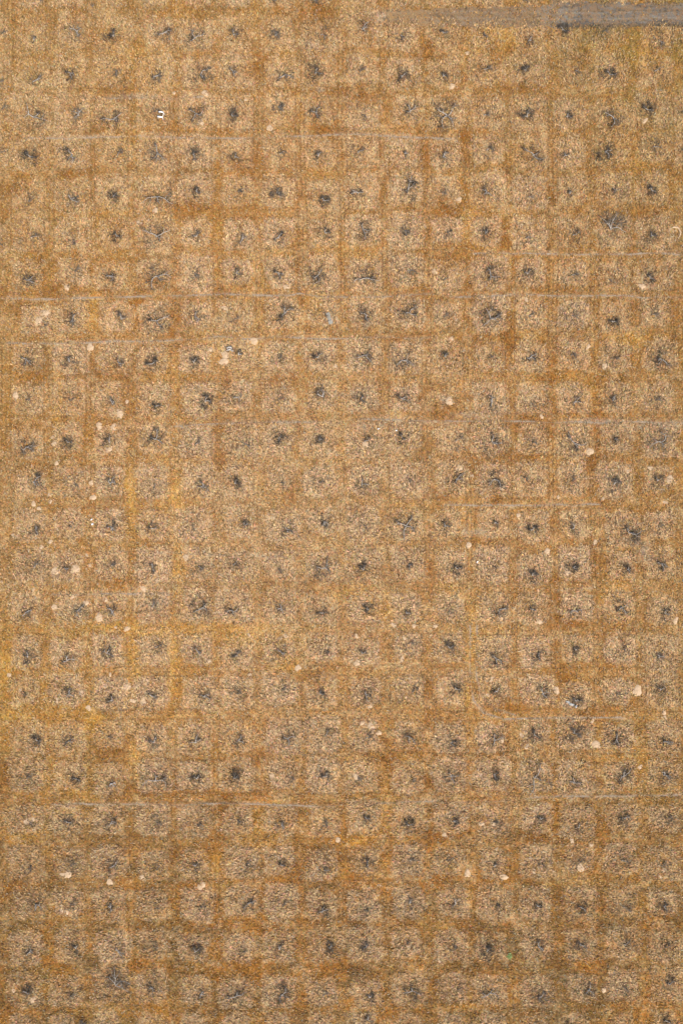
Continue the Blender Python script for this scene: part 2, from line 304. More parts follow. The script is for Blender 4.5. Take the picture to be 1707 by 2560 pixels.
YELL = {1: "430 1420 30 60,600 2250 28 100,810 2280 25 90,270 1850 14 120,1450 1400 30 60", 2: "700 160 60 40,1350 250 100 60,1340 1560 60 40",
 3: "610 600 22 130,800 650 18 130,30 700 30 220,700 540 420 20,630 1150 13 80,1130 560 200 40,820 300 22 150,80 930 90 30,130 1480 80 30,420 950 30 60,1330 700 60 60,610 20 22 60", 4: "60 380 120 30,600 600 20 130,580 850 16 60,200 440 80 30,90 1500 80 25"}
GREY = [(857, 986, 16, 10), (912, 812, 16, 11), (397, 1508, 22, 12), (1598, 1067, 16, 10), (1280, 921, 6, 10), (1628, 715, 18, 9), (1592, 1352, 13, 13), (1611, 1380, 18, 22), (1622, 1404, 9, 16), (1180, 1040, 60, 7), (1500, 1052, 50, 8), (940, 1062, 60, 6), (1660, 1060, 50, 9), (1164, 1329, 8, 14),
        (773, 116, 18, 10), (799, 229, 11, 7), (668, 465, 14, 10), (1425, 1757, 24, 8), (185, 1515, 9, 8), (1110, 1000, 10, 16), (960, 40, 40, 16), (330, 240, 50, 7), (1190, 1332, 26, 6)]
TRAILS = [[(205, 247), (330, 245), (430, 247), (510, 241)],
 [(60, 346), (170, 347), (260, 343), (400, 341), (470, 344), (580, 345), (700, 342), (890, 336), (1000, 342), (1137, 347)],
 [(0, 747), (120, 748), (240, 744), (370, 741), (450, 738), (570, 736), (720, 740), (750, 734), (800, 742), (900, 744), (960, 742), (1080, 735), (1137, 743), (1200, 742), (1280, 738), (1420, 740), (1560, 738), (1600, 744), (1760, 741)],
 [(20, 858), (130, 860), (250, 856), (290, 853), (400, 853), (500, 848), (540, 841), (570, 843), (620, 848), (700, 843), (820, 848), (930, 843), (1080, 846)],
 [(436, 1067), (520, 1060), (600, 1058), (700, 1055), (850, 1055), (890, 1048), (1000, 1050), (1137, 1053), (1290, 1053), (1400, 1057), (1430, 1054), (1510, 1058), (1560, 1054), (1760, 1056)],
 [(1110, 1263), (1265, 1264), (1500, 1261)],
 [(1181, 634), (1300, 634), (1440, 637), (1570, 636), (1620, 632), (1700, 637)],
 [(1175, 1560), (1174, 1700), (1183, 1750), (1208, 1783), (1260, 1797), (1400, 1795), (1560, 1794)],
 [(1192, 1560), (1190, 1690), (1200, 1735), (1235, 1770), (1290, 1788)],
 [(130, 2010), (330, 2010), (430, 2013), (520, 2009), (570, 2008), (640, 2010), (800, 2016), (900, 2012), (1030, 2004), (1180, 2006), (1260, 2003), (1320, 1994), (1420, 1991), (1700, 1988)],
 [(130, 1487), (300, 1484), (430, 1488)], [(1390, 1476), (1480, 1470)],
 [(320, 1380), (560, 1386), (700, 1390)], [(1010, 2080), (1180, 2010)]]

def area_field(tab, X, Y, warpx, warpy, amp=1.0):
    f = np.zeros_like(X)
    for q, s in tab.items():
        for it in s.split(','):
            x, y, rx, ry = map(float, it.split())
            cx, cy = QO[q][0] + x / 1.836, QO[q][1] + y / 1.836
            rx, ry = rx / 1.836, ry / 1.836
            R2 = max(rx, ry) * 2.2 + 20
            sel = (np.abs(X - cx) < R2) & (np.abs(Y - cy) < R2)
            if not sel.any(): continue
            d = np.abs((X[sel] + warpx[sel] - cx) / rx) ** 2.0 + np.abs((Y[sel] + warpy[sel] - cy) / ry) ** 2.0
            f[sel] = np.maximum(f[sel], amp * np.exp(-0.75 * d))
    return f
def seg_dist(X, Y, pts, reach=12):
    out = np.full(X.shape, 1e3)
    for (x0, y0), (x1, y1) in zip(pts[:-1], pts[1:]):
        sel = (X > min(x0, x1) - reach) & (X < max(x0, x1) + reach) & (Y > min(y0, y1) - reach) & (Y < max(y0, y1) + reach)
        if not sel.any(): continue
        dx, dy = x1 - x0, y1 - y0
        t = np.clip(((X[sel] - x0) * dx + (Y[sel] - y0) * dy) / (dx * dx + dy * dy), 0, 1)
        out[sel] = np.minimum(out[sel], np.hypot(X[sel] - x0 - t * dx, Y[sel] - y0 - t * dy))
    return out

ROWY = [float(np.median([t['my'] for t in trees if t['row'] == r])) for r in range(1, 25)]
ROWY = [ROWY[0] - 99] + ROWY + [ROWY[-1] + 106]
def colx(i, Y): return 857 + (i - 7.5) * (103.9 + 3.2 * Y / 2560)
# uncut squares of longer grass round every tree, also beyond the photo's edge
cells = []
r0 = np.random.default_rng(3)
for t in trees:
    if t['row'] in (0, 25): continue
    hs = 36 + 7 * min(t['size'] / 1.6, 1.3) + r0.uniform(-4, 6)
    if t['my'] < 560: hs += 3
    gi = round((t['mx'] - 857) / (103.9 + 3.2 * t['my'] / 2560) + 7.5)
    cells.append((t['mx'] * .5 + colx(gi, t['my']) * .5 + r0.uniform(-3, 3), (t['my'] - 5) * .6 + ROWY[t['row']] * .4 - 3 + r0.uniform(-3, 3), hs, hs * r0.uniform(0.86, 1.05), float(np.clip(r0.uniform(0.5, 1.0) * (0.62 + 0.45 * sstep(200, 900, t['my'])) * (1 - 0.22 * sstep(450, 853, abs(t['mx'] - 853))), .2, 1))))
for i in range(-6, 24):
    for j in range(-5, 32):
        y = 90 + j * 103; x = float(colx(i, y))
        if -30 < x < 1735 and 40 < y < 2500: continue
        cells.append((x, y, 31, 31, r0.uniform(0.4, 0.9)))

def cell_field(X, Y):
    f = np.zeros_like(X); rim = np.zeros_like(X)
    wx = (fbm(X, Y, 16, 21, 3) - 0.5) * 22; wy = (fbm(X, Y, 16, 51, 3) - 0.5) * 22
    for cx, cy, hx, hy, a in cells:
        sel = (np.abs(X - cx) < 60) & (np.abs(Y - cy) < 60)
        if not sel.any(): continue
        u = np.abs(X[sel] + wx[sel] - cx) / hx; v = np.abs(Y[sel] + wy[sel] - cy) / hy
        d = (u ** 5 + v ** 5) ** 0.2
        f[sel] = np.maximum(f[sel], a * (1 - sstep(0.82, 1.12, d)))
        rim[sel] = np.maximum(rim[sel], np.exp(-((d - 1.10) / 0.08) ** 2) * a)
    return f, rim

def fields(X, Y):
    """X, Y map coordinates -> dict of masks"""
    X = np.asarray(X, float); Y = np.asarray(Y, float)
    wx = (fbm(X, Y, 30, 5, 5) - 0.5) * 56; wy = (fbm(X, Y, 30, 77, 5) - 0.5) * 56
    F = {}
    F['cell'], F['rim'] = cell_field(X, Y)
    F['brown'] = area_field(BROWN, X, Y, wx, wy)
    F['pale'] = area_field(PALE, X, Y, wx, wy)
    F['yell'] = area_field(YELL, X, Y, wx, wy)
    g = np.zeros_like(X)
    for cx, cy, rx, ry in GREY:
        sel = (np.abs(X - cx) < 70) & (np.abs(Y - cy) < 60)
        if sel.any():
            d = ((X[sel] + wx[sel] * .3 - cx) / rx) ** 2 + ((Y[sel] + wy[sel] * .3 - cy) / ry) ** 2
            g[sel] = np.maximum(g[sel], np.exp(-d))
    F['grey'] = g
    tr = np.full(X.shape, 1e3)
    for p in TRAILS: tr = np.minimum(tr, seg_dist(X, Y + (vnoise(X, Y, 30, 8) - .5) * 6, p))
    F['trail'] = np.exp(-(tr / 1.6) ** 2) * sstep(0.25, 0.6, fbm(X, Y, 60, 9, 3)) + 0.55 * np.exp(-(tr / 4.5) ** 2) * sstep(0.2, 0.5, fbm(X, Y, 60, 9, 3))
    # mowing lanes: thin wheel lines, mostly up-down, some across towards the bottom
    vl = np.zeros_like(X); ax1 = np.arange(-200.0, 2900.0, 4.0)
    for i in range(-6, 24):
        for off, w in ((-11, 2.2), (11, 1.9), (0, 1.6)):
            x0 = colx(i + .5, Y) + off + (np.interp(Y, ax1, vnoise(ax1 * 0 + i * 71 + off, ax1, 260, 13)) - .5) * 12
            sel = np.abs(X - x0) < 8
            vl[sel] = np.maximum(vl[sel], np.exp(-((X[sel] - x0[sel]) / w) ** 2) * np.interp(Y[sel], ax1, sstep(0.34 if off else 0.5, 0.62, vnoise(ax1 * 0 + i * 53 + off * 3, ax1, 130, 15))))
    F['vline'] = vl
    hl = np.zeros_like(X)
    for j in range(25):
        for off in (-12, 12):
            y0 = (ROWY[j] + ROWY[j + 1]) / 2 - 3 + off + (np.interp(X, ax1, vnoise(ax1, ax1 * 0 + j * 71 + off, 200, 17)) - .5) * 10
            sel = np.abs(Y - y0) < 8
            hl[sel] = np.maximum(hl[sel], np.exp(-((Y[sel] - y0[sel]) / 2.3) ** 2) * np.interp(X[sel], ax1, sstep(0.38, 0.64, vnoise(ax1, ax1 * 0 + j * 53 + off * 3, 120, 19))))
    F['hline'] = hl * (0.55 + 0.45 * sstep(1400, 1950, Y))
    low = sstep(1750, 2500, Y)
    F['low'] = low
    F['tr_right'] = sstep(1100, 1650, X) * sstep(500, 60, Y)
    return F

c_tan = lin(209, 171, 122); c_pale = lin(233, 199, 152); c_orange = lin(188, 132, 66); c_brown = lin(148, 98, 52)
c_gold = lin(222, 168, 80); c_mauve = lin(160, 128, 108); c_dark = lin(104, 84, 62); c_grey = lin(178, 158, 138); c_olive = lin(132, 116, 58); c_cell = lin(228, 191, 152)
GAIN = 0.62
def mixc(a, b, f):
    return a + (b - a) * f[:, None]
def base_colour(X, Y, F, mid_seed=0):
    n = len(X)
    big = fbm(X, Y, 260, 31, 3); mid = fbm(X, Y, 55, 33, 4); fin = fbm(X, Y, 9, 35 + mid_seed, 3)
    col = np.tile(c_tan * 0.55 + c_orange * 0.45, (n, 1))
    col = mixc(col, c_tan, sstep(0.35, 0.68, mid) * 0.75)
    col = mixc(col, c_gold, sstep(0.45, 0.75, fbm(X, Y, 120, 37, 3)) * 0.5 * (1 + .4 * sstep(900, 300, X) * sstep(1300, 1600, Y)))
    col = mixc(col, c_olive * .6 + c_tan * .4, sstep(0.52, 0.72, fbm(X, Y, 90, 137, 4)) * 0.4)
    col = mixc(col, c_pale * 0.9 + c_tan * 0.1, np.clip(F['pale'], 0, 1) * 0.55)
    lanes = sstep(0.2, 0.0, F['cell'])
    col = mixc(col, c_orange * .75 + c_brown * .25, lanes * 0.28)
    yl = F['yell']
    col = mixc(col, c_tan * 0.6 + c_mauve * 0.4, sstep(0.55, 0.72, big) * 0.45)
    col = mixc(col, c_cell, np.clip(F['cell'], 0, 1) * 0.9)
    col = mixc(col, c_orange * 0.45 + c_brown * 0.55, np.clip(F['brown'] * 1.2 * (1 - 0.5 * F['cell']), 0, 1) * (0.68 + 0.45 * sstep(.3, .6, fbm(X, Y, 26, 59, 3))))
    col = mixc(col, c_brown * 0.75 + c_dark * 0.25, F['low'] * sstep(0.3, 0.65, fbm(X, Y, 70, 41, 4)) * (1 - 0.5 * F['cell']) * 0.75)
    hs = fbm(X, Y, 22, 43, 4, (3.2, 1))
    col = mixc(col, c_brown * 0.5 + c_dark * 0.5, sstep(1500, 2300, Y) * sstep(0.52, 0.72, hs) * 0.5)
    col = mixc(col, c_gold, sstep(1500, 2000, Y) * sstep(0.45, 0.25, hs) * 0.4)
    vsn = fbm(X, Y, 20, 47, 4, (1, 4))
    col = mixc(col, c_brown, sstep(1700, 1000, Y) * sstep(0.52, 0.72, vsn) * 0.3)
    col = mixc(col, c_brown, F['low'] * 0.06)
    col = mixc(col, c_brown * 0.4 + c_dark * 0.6, np.clip(F['vline'], 0, 1) * 0.8)
    col = mixc(col, c_brown * 0.4 + c_dark * 0.6, np.clip(F['hline'], 0, 1) * 0.75)
    col = mixc(col, c_brown, np.clip(F['rim'], 0, 1) * sstep(.3, .6, fbm(X, Y, 40, 83, 2)) * (0.5 + 0.35 * F['low']))
    col = mixc(col, lin(224, 170, 82), np.clip(yl, 0, 1) * .85)
    pt = fbm(X, Y, 46, 85, 4, (1.8, 1))
    col = mixc(col, lin(200, 128, 46), (0.25 + 0.75 * F['low']) * sstep(.5, .68, pt) * (1 - .7 * F['cell']) * .55)
    col = mixc(col, lin(104, 78, 50), F['low'] * sstep(.48, .32, pt) * (1 - .5 * F['cell']) * .6)
    vign_edge = sstep(0.62, 1.15, np.hypot((X - 853) / 853, (Y - 1200) / 1280))  # lens vignette painted into the ground colour: darker olive towards the edges
    col = mixc(col, c_olive * .6 + c_tan * .2, vign_edge * 0.26)
    vign_cen = sstep(0.75, 0.1, np.hypot((X - 800) / 853, (Y - 1250) / 1100))  # bright middle of the vignette, also painted into the ground colour
    col = mixc(col, lin(214, 184, 146), vign_cen * 0.28)
    col = mixc(col, c_cell * .9, F['cell'] * (0.14 + .40 * F['low']))
    col = mixc(col, c_grey, np.clip(F['grey'], 0, 1) * 0.75)
    col = mixc(col, c_grey * 1.1, np.clip(F['trail'], 0, 1) * 0.75)
    # litter tone under the trees comes from the grass field; coarse mottling
    col = mixc(col, c_dark, sstep(0.56, 0.80, fin) * 0.30)
    col = mixc(col, c_pale, sstep(0.46, 0.22, fin) * 0.30)
    m2 = fbm(X, Y, 24, 57, 3)
    col = mixc(col, c_orange * .6 + c_brown * .4, sstep(0.5, 0.7, m2) * 0.35)
    col = mixc(col, c_pale, sstep(0.45, 0.28, m2) * 0.3)
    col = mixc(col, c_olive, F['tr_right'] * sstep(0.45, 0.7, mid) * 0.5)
    return col * GAIN

# ------------------------------------------------------------------ ground
def ground_z(x, y):
    return (fbm(x, y, 14, 61, 3) - 0.5) * 0.35 + (fbm(x, y, 1.1, 63, 2) - 0.5) * 0.07
gx = np.concatenate([-np.geomspace(900, 62, 12), np.arange(-58, 58.01, 0.16), np.geomspace(62, 900, 12)])
gy = np.concatenate([-np.geomspace(900, 82, 12), np.arange(-78, 80.01, 0.16), np.geomspace(84, 900, 12)])
GX, GY = np.meshgrid(gx, gy)
fx, fy = GX.ravel(), GY.ravel()
mX, mY = W2M(fx, np.clip(fy, -400, 400))
near = (np.abs(fx) < 59) & (np.abs(fy) < 81)
tint = np.tile((c_tan * .5 + c_orange * .5) * GAIN, (len(fx), 1))
Fg = fields(mX[near], mY[near])
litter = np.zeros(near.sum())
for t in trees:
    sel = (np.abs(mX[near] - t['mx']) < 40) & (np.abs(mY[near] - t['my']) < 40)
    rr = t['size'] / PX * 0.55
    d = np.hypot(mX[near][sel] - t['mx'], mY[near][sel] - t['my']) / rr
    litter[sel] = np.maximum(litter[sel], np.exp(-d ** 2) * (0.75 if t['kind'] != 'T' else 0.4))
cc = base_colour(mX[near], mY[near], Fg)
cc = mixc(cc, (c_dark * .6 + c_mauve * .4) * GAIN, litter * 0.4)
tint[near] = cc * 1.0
Z = ground_z(fx, fy) * np.clip((300 - np.maximum(np.abs(fx), np.abs(fy))) / 200, 0, 1)
nx, ny = len(gx), len(gy)
idx = np.arange(nx * ny).reshape(ny, nx)
F4 = np.stack([idx[:-1, :-1], idx[:-1, 1:], idx[1:, 1:], idx[1:, :-1]], -1).reshape(-1, 4)
ground = mesh_obj('ground', np.stack([fx, fy, Z], -1), F4, M_ground, smooth=True, col=tint)
tag(ground, 'dry straw coloured field mown in a square grid of lanes', 'ground', kind='structure')

def ribbon(name, pts, half, mat, dz=0.02, n=None, wob=0.35, seed=1, colf=None):
    """a flat strip laid on the ground along map points, half width(s) in metres"""
    P = np.array(pts, float)
    d = np.r_[0, np.cumsum(np.hypot(*np.diff(P, axis=0).T))]
    n = n or int(d[-1] / 5)
    s = np.linspace(0, d[-1], n)
    X = np.interp(s, d, P[:, 0]); Y = np.interp(s, d, P[:, 1])
    x, y = M2W(X, Y)
    T = np.stack([np.gradient(x), np.gradient(y)], -1); T /= np.linalg.norm(T, axis=1)[:, None]
    N = np.stack([-T[:, 1], T[:, 0]], -1)
    hw = np.interp(s, d, half) if np.ndim(half) else np.full(n, half)
    rows = []; m = 5 if hw.max() < 1 else 24
    r = np.random.default_rng(seed)
    for k in range(m):
        f = k / (m - 1) * 2 - 1
        edge = 1 + (vnoise(s, s * 0 + f * 40, 9, seed) - .5) * wob * 2
        q = np.stack([x, y], -1) + N * (f * hw * edge)[:, None]
        rows.append(np.c_[q, ground_z(q[:, 0], q[:, 1]) + dz])
    V = np.stack(rows, 1).reshape(-1, 3)
    ii = np.arange(n * m).reshape(n, m)
    Fq = np.stack([ii[:-1, :-1], ii[:-1, 1:], ii[1:, 1:], ii[1:, :-1]], -1).reshape(-1, 4)[:, ::-1]
    return mesh_obj(name, V, np.ascontiguousarray(Fq), mat, smooth=True, col=None if colf is None else colf(V))

# gravel track across the top right corner, with its spur going up out of the photo
def track_col(V):
    X, Y = W2M(V[:, 0], V[:, 1])
    c = np.tile(lin(128, 120, 114), (len(X), 1))
    c = mixc(c, lin(150, 140, 130), sstep(0.4, 0.7, fbm(X, Y, 14, 71, 3, (4, 1))) * 0.8)
    c = mixc(c, lin(86, 82, 80), sstep(0.5, 0.72, fbm(X, Y, 7, 73, 3, (7, 1))) * 0.7)
    for y0, w in ((28, 2.0), (44, 2.4)):
        c = mixc(c, lin(176, 166, 154), np.exp(-((Y - y0 - 2 - (fbm(X, Y, 60, 75, 2) - .5) * 8) / w) ** 2) * 0.45)
    c = mixc(c, lin(88, 76, 62), np.exp(-((Y - 27 + (fbm(X, Y, 60, 79, 2) - .5) * 4) / 1.5) ** 2) * 0.7 * sstep(1380, 1460, X))
    c = mixc(c, lin(78, 72, 56), sstep(57, 64, Y) * 0.75 * sstep(1380, 1450, X))
    c = mixc(c, lin(166, 132, 96), sstep(.42, .62, fbm(X, Y, 5, 87, 3, (1.5, 1))) * .6)
    c = mixc(c, lin(176, 140, 98), sstep(1420, 1330, X) * 0.35)
    c = mixc(c, lin(190, 150, 100), sstep(1200, 980, X) * 0.4 + 0.25 * sstep(.5, .75, fbm(X, Y, 10, 81, 3)) * sstep(1420, 1350, X))
    return c * GAIN
tag(ribbon('gravel_track', [(965, 42), (1100, 43), (1250, 43), (1360, 40), (1420, 38), (1500, 38), (1600, 38), (1707, 37), (1850, 34), (2000, 32)], [0.7, 1.25, 1.35, 1.4, 1.75, 1.7, 1.6, 1.6, 1.6, 1.6], M_track, 0.03, n=420, wob=0.16, seed=5, colf=track_col), 'grey gravel track crossing the top right corner of the field', 'track', kind='structure')
tag(ribbon('gravel_track', [(1425, 30), (1402, 16), (1388, 4), (1380, -14), (1374, -60)], [0.7, 0.6, 0.6, 0.6, 0.6], M_track, 0.036, n=60, wob=0.2, seed=6, colf=track_col), 'narrow gravel spur turning up from the grey track', 'track', kind='structure')
for i, p in enumerate(TRAILS[:11]):
    # the worn trail itself: short bare stretches where the trail field is strongest
    P = np.array(p, float); d = np.r_[0, np.cumsum(np.hypot(*np.diff(P, axis=0).T))]
    S = np.arange(0, d[-1], 6.0)
    X = np.interp(S, d, P[:, 0]); Y = np.interp(S, d, P[:, 1])
    w = 0.012 + 0.08 * sstep(0.42, 0.62, fbm(X, Y, 60, 9, 3)) * (0.5 + vnoise(X, Y, 18, 4))
    w[0] = w[-1] = 0.01
    tag(ribbon('worn_path', list(zip(X, Y)), w, M_path, 0.018, n=len(S) * 2, wob=0.5, seed=20 + i), 'narrow bare path of pale dust worn across the dry grass', 'path', kind='structure')

# ------------------------------------------------------------------ grass
NB = 1050000
gxr = rng.uniform(-50, 50, NB); gyr = rng.uniform(-69, 71, NB)
bx, by = W2M(gxr, gyr)
keep = (bx > -70) & (bx < 1777) & (by > -80) & (by < 2640)
gxr, gyr, bx, by = gxr[keep], gyr[keep], bx[keep], by[keep]
Fb = fields(bx, by)
clump = fbm(bx, by, 9, 91, 2)
treeprox = np.zeros(len(bx))
for t in trees:
    sel = (np.abs(bx - t['mx']) < 45) & (np.abs(by - t['my']) < 45)
    d = np.hypot(bx[sel] - t['mx'], by[sel] - t['my']) / (t['size'] / PX)
    treeprox[sel] = np.maximum(treeprox[sel], np.exp(-d ** 2))
treeprox *= sstep(0.35, 0.62, fbm(bx, by, 11, 201, 3)) * 1.2
p = 0.62 + 0.38 * Fb['cell'] + 0.3 * Fb['pale']
p *= 0.55 + 0.9 * sstep(0.35, 0.6, clump)
p *= 1 - 0.8 * np.clip(Fb['trail'] + Fb['grey'] * 0.7, 0, 1)
ontrack = (bx > 985) & (np.abs(by - 40) < np.interp(bx, [985, 1250, 1400, 1707], [12, 22, 27, 25]))
p[ontrack] *= np.where(bx[ontrack] > 1400, 0.34, 0.72)
p *= 1 - 0.35 * treeprox
for mx_, my_, mr_ in mounds:
    dd = np.hypot(bx - mx_, by - my_) / (mr_ / PX)
    sel = dd < 1.3
    p[sel] *= 0.05 + 0.95 * sstep(0.6, 1.3, dd[sel])
k = rng.random(len(bx)) < p
gxr, gyr, bx, by, clump, treeprox = [a[k] for a in (gxr, gyr, bx, by, clump, treeprox)]
Fb = {n_: v[k] for n_, v in Fb.items()}
n = len(bx)
tall = np.clip(Fb['cell'] + 0.5 * Fb['pale'], 0, 1)
L = (0.28 + 0.13 * tall) * rng.uniform(0.6, 1.5, n)
W = (0.088 + 0.004 * tall) * rng.uniform(0.6, 1.4, n)
lift = (0.05 + 0.04 * tall) * rng.uniform(0.3, 1.6, n) * (0.5 + 1.2 * sstep(.4, .65, clump)) + 0.02
# lodging direction drifts slowly over the field: diagonal top left, upright top right, across at the bottom
dirn = R(118) - R(28) * sstep(900, 1500, bx) * sstep(1700, 900, by) + R(48) * sstep(1500, 2200, by) + (fbm(bx, by, 90, 97, 2) - .5) * 1.6
dirn = dirn + rng.normal(0, 0.62, n) + math.pi * (rng.random(n) < 0.35)
swirl = rng.random(n) < 0.35 * tall
dirn = np.where(swirl, rng.uniform(0, 2 * math.pi, n), dirn)
onv = Fb['vline'] > .35; onh = (Fb['hline'] > .35) & ~onv
dirn = np.where(onv, math.pi / 2 + rng.normal(0, .10, n), np.where(onh, rng.normal(0, .10, n), dirn))
ont = Fb['trail'] > .45
dirn = np.where(ont, rng.normal(0, .15, n), dirn)
thin = onv | onh | ont
W = np.where(thin, W * .6, W); lift = np.where(thin, lift * .4, lift)
dx, dy = np.cos(dirn), np.sin(dirn)
z0 = ground_z(gxr, gyr)
P0 = np.stack([gxr, gyr, z0 - 0.01], -1)
mid = np.stack([gxr + dx * L * .5, gyr + dy * L * .5, z0 + lift * .8], -1)
side = np.stack([-dy, dx, rng.uniform(-.5, .5, n)], -1) * (W * .5)[:, None]
tip = np.stack([gxr + dx * L, gyr + dy * L, z0 + lift * rng.uniform(0.5, 1.3, n)], -1)
V = np.stack([P0, mid + side, tip, mid - side], 1).reshape(-1, 3)
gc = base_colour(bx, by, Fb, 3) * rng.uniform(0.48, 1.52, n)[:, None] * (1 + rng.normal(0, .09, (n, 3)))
pick = rng.random(n)
def lerp_sel(sel, c, f):
    gc[sel] = gc[sel] * (1 - f) + c * GAIN * f
lerp_sel(pick < 0.20 * np.clip(0.45 + 0.9 * Fb['cell'] + .3 * Fb['pale'] - Fb['brown'] * (1 - Fb['cell']), 0, 0.95), lin(238, 206, 160), 0.55)
lerp_sel((pick > 0.20) & (pick < 0.31), c_gold, 0.5)
lerp_sel((pick > 0.31) & (pick < 0.44), lin(96, 84, 60), 0.62)
lerp_sel((pick > 0.43) & (pick < 0.50), c_olive, 0.5)
lerp_sel((pick > 0.50) & (pick < 0.58), c_mauve, 0.6)
lerp_sel((pick > 0.58) & (pick < 0.62), lin(196, 190, 170), 0.6)
sel = rng.random(n) < treeprox * 0.5
gc[sel] = gc[sel] * 0.4 + lin(92, 90, 76) * GAIN * 0.6
gc = np.clip(gc, 0.01, 0.75)
ont = (bx > 960) & (np.abs(by - 40) < 30) & (rng.random(n) < np.where(bx > 1400, .75, .5))
ont &= np.abs(by - 40) < np.interp(bx, [960, 1250, 1400, 1707], [14, 24, 31, 29])
gc[ont] = gc[ont] * .35 + lin(118, 108, 98) * GAIN * .65
gcol = np.repeat(gc, 4, axis=0)
Fq = np.arange(n * 4).reshape(n, 4)
tag(mesh_obj('dry_grass', V, Fq, M_grass, col=gcol), 'tangled dry straw grass covering the whole field', 'grass', kind='stuff')
print('grass blades', n)

# ------------------------------------------------------------------ dead trees
ORD = ['zeroth', 'first', 'second', 'third', 'fourth', 'fifth', 'sixth', 'seventh', 'eighth', 'ninth', 'tenth', 'eleventh', 'twelfth', 'thirteenth', 'fourteenth', 'fifteenth', 'sixteenth', 'seventeenth', 'eighteenth', 'nineteenth', 'twentieth', 'twenty-first', 'twenty-second', 'twenty-third', 'twenty-fourth']
def crooked(p0, az, L, el, n, r, bend=0.5):
    P = [np.array(p0, float)]; a, e = az, el
    for i in range(n):
        a += r.normal(0, bend) * 0.7; e = e * 0.85 + r.normal(0, 0.10)
        st_ = L / n
        P.append(P[-1] + st_ * np.array([math.cos(a) * math.cos(e), math.sin(a) * math.cos(e), math.sin(e)]))
    P = np.array(P); P[1:, 2] = np.maximum(P[1:, 2], 0.05)
    return P, a
def tree_geometry(t, seed):
    """returns trunk TB, list of limb TBs, twig TB (local coordinates, base at 0)"""
    r = np.random.default_rng(seed)
    S = t['size'] * 1.14; k = t['kind']; A = R(t['ang'])
    trunk = TB()
    th = r.uniform(0.12, 0.28); tr_ = r.uniform(0.07, 0.11) * (0.7 if k == 'T' else 1)
    lean = r.normal(0, 0.05, 2)
    trunk.tube([(0, 0, -0.08), (lean[0] * .4, lean[1] * .4, th * .5), (lean[0], lean[1], th)], [tr_ * 1.35, tr_, tr_ * 0.85], 8)
    limbs = []
    if k == 'S': az = [A, A + math.pi / 2 + .2, A + math.pi, A - math.pi / 2 + .3]; Ls = [0.95, .85, .95, .9]; w = .068
    elif k == 'V': az = [A - .5, A, A + .45, A + .85]; Ls = [1.0, 1.15, 1.1, .7]; w = .062
    elif k == 'L': az = [A, A + math.pi + r.normal(0, .25), A + r.choice([-1, 1]) * 0.7]; Ls = [1.0, .95, .45]; w = .062
    elif k == 'F': az = [A, A + r.choice([-1, 1]) * r.uniform(.6, 1.1), A + math.pi + r.normal(0, .5)]; Ls = [.95, .75, .55]; w = .060
    elif k == 'D': az = [A + r.uniform(-.3, .3), A + r.uniform(1.2, 2.6)]; Ls = [.6, .45]; w = .060
    else: az = [A + r.uniform(-.3, .3)]; Ls = [.55]; w = .042
    starts = []
    for a, l in zip(az, Ls):
        tb = TB(); LL = l * S * r.uniform(.9, 1.1)
        P, a2 = crooked((lean[0], lean[1], th * .8), a, LL, r.uniform(.22, .5), 6, r)
        rad = np.linspace(w, w * .35, 7) * r.uniform(.85, 1.15)
        tb.tube(P, rad, 6)
        for b in range(2 if k != 'T' else 1):
            i = r.integers(2, 5)
            Q, _ = crooked(P[i], a + r.choice([-1, 1]) * r.uniform(.45, .95), LL * r.uniform(.3, .5), r.uniform(.0, .5), 4, r)
            tb.tube(Q, np.linspace(rad[i] * .75, rad[i] * .25, 5), 5); starts.append(Q)
        limbs.append(tb); starts.append(P)
    tw = TB()
    N = {'D': 170, 'F': 135, 'L': 125, 'S': 160, 'V': 260, 'T': 50}[k]
    N = int(N * (r.uniform(.55, 1.2) if S < 1.35 else r.uniform(.95, 1.25)) * min(1.6, max(0.45, (S / 1.1) ** 1.3)))
    sk = 0.85 if k == 'D' else 1.0
    off = np.array([math.cos(A), math.sin(A)]) * (S * .45 if k == 'V' else 0)
    SP = np.concatenate([q[1:] for q in starts])
    on = r.random(N) < .42
    p0 = SP[r.integers(0, len(SP), N)] + r.normal(0, .02, (N, 3))
    rr = S * sk * np.sqrt(r.random(N)) * r.uniform(.5, 1.0, N); aa = r.uniform(0, 2 * math.pi, N)
    p1 = np.stack([off[0] + rr * np.cos(aa), off[1] + rr * np.sin(aa), r.uniform(.02, .16, N)], -1)
    nc = int(r.integers(3, 7)); ca_ = A + r.uniform(0, 2 * math.pi, nc); cr_ = S * sk * np.sqrt(r.random(nc)) * .8
    which = r.integers(0, nc, N); cl = r.random(N) < .75
    pc = np.stack([off[0] + cr_[which] * np.cos(ca_[which]) + r.normal(0, .15 * S, N), off[1] + cr_[which] * np.sin(ca_[which]) + r.normal(0, .15 * S, N), r.uniform(.02, .2, N)], -1)
    p1 = np.where(cl[:, None], pc, p1)
    p0 = np.where(on[:, None], p0, p1)
    az_ = np.arctan2(p0[:, 1], p0[:, 0]) + r.normal(0, 1.2, N)
    l = r.uniform(.16, .52, N) * min(1.0, S); el = r.uniform(-.1, .8, N)
    P = [p0]
    for q in range(3):
        az_ = az_ + r.normal(0, .4, N); el = el * .8 + r.normal(0, .15, N)
        nx_ = P[-1] + (l / 3)[:, None] * np.stack([np.cos(az_) * np.cos(el), np.sin(az_) * np.cos(el), np.sin(el)], -1)
        nx_[:, 2] = np.maximum(nx_[:, 2], .03); P.append(nx_)
    P = np.stack(P, 1)                                             # N,4,3
    # keep only the twigs that hang together as one tangle
    lo, hi = P.min(1), P.max(1); sz = (hi - lo).max(1)
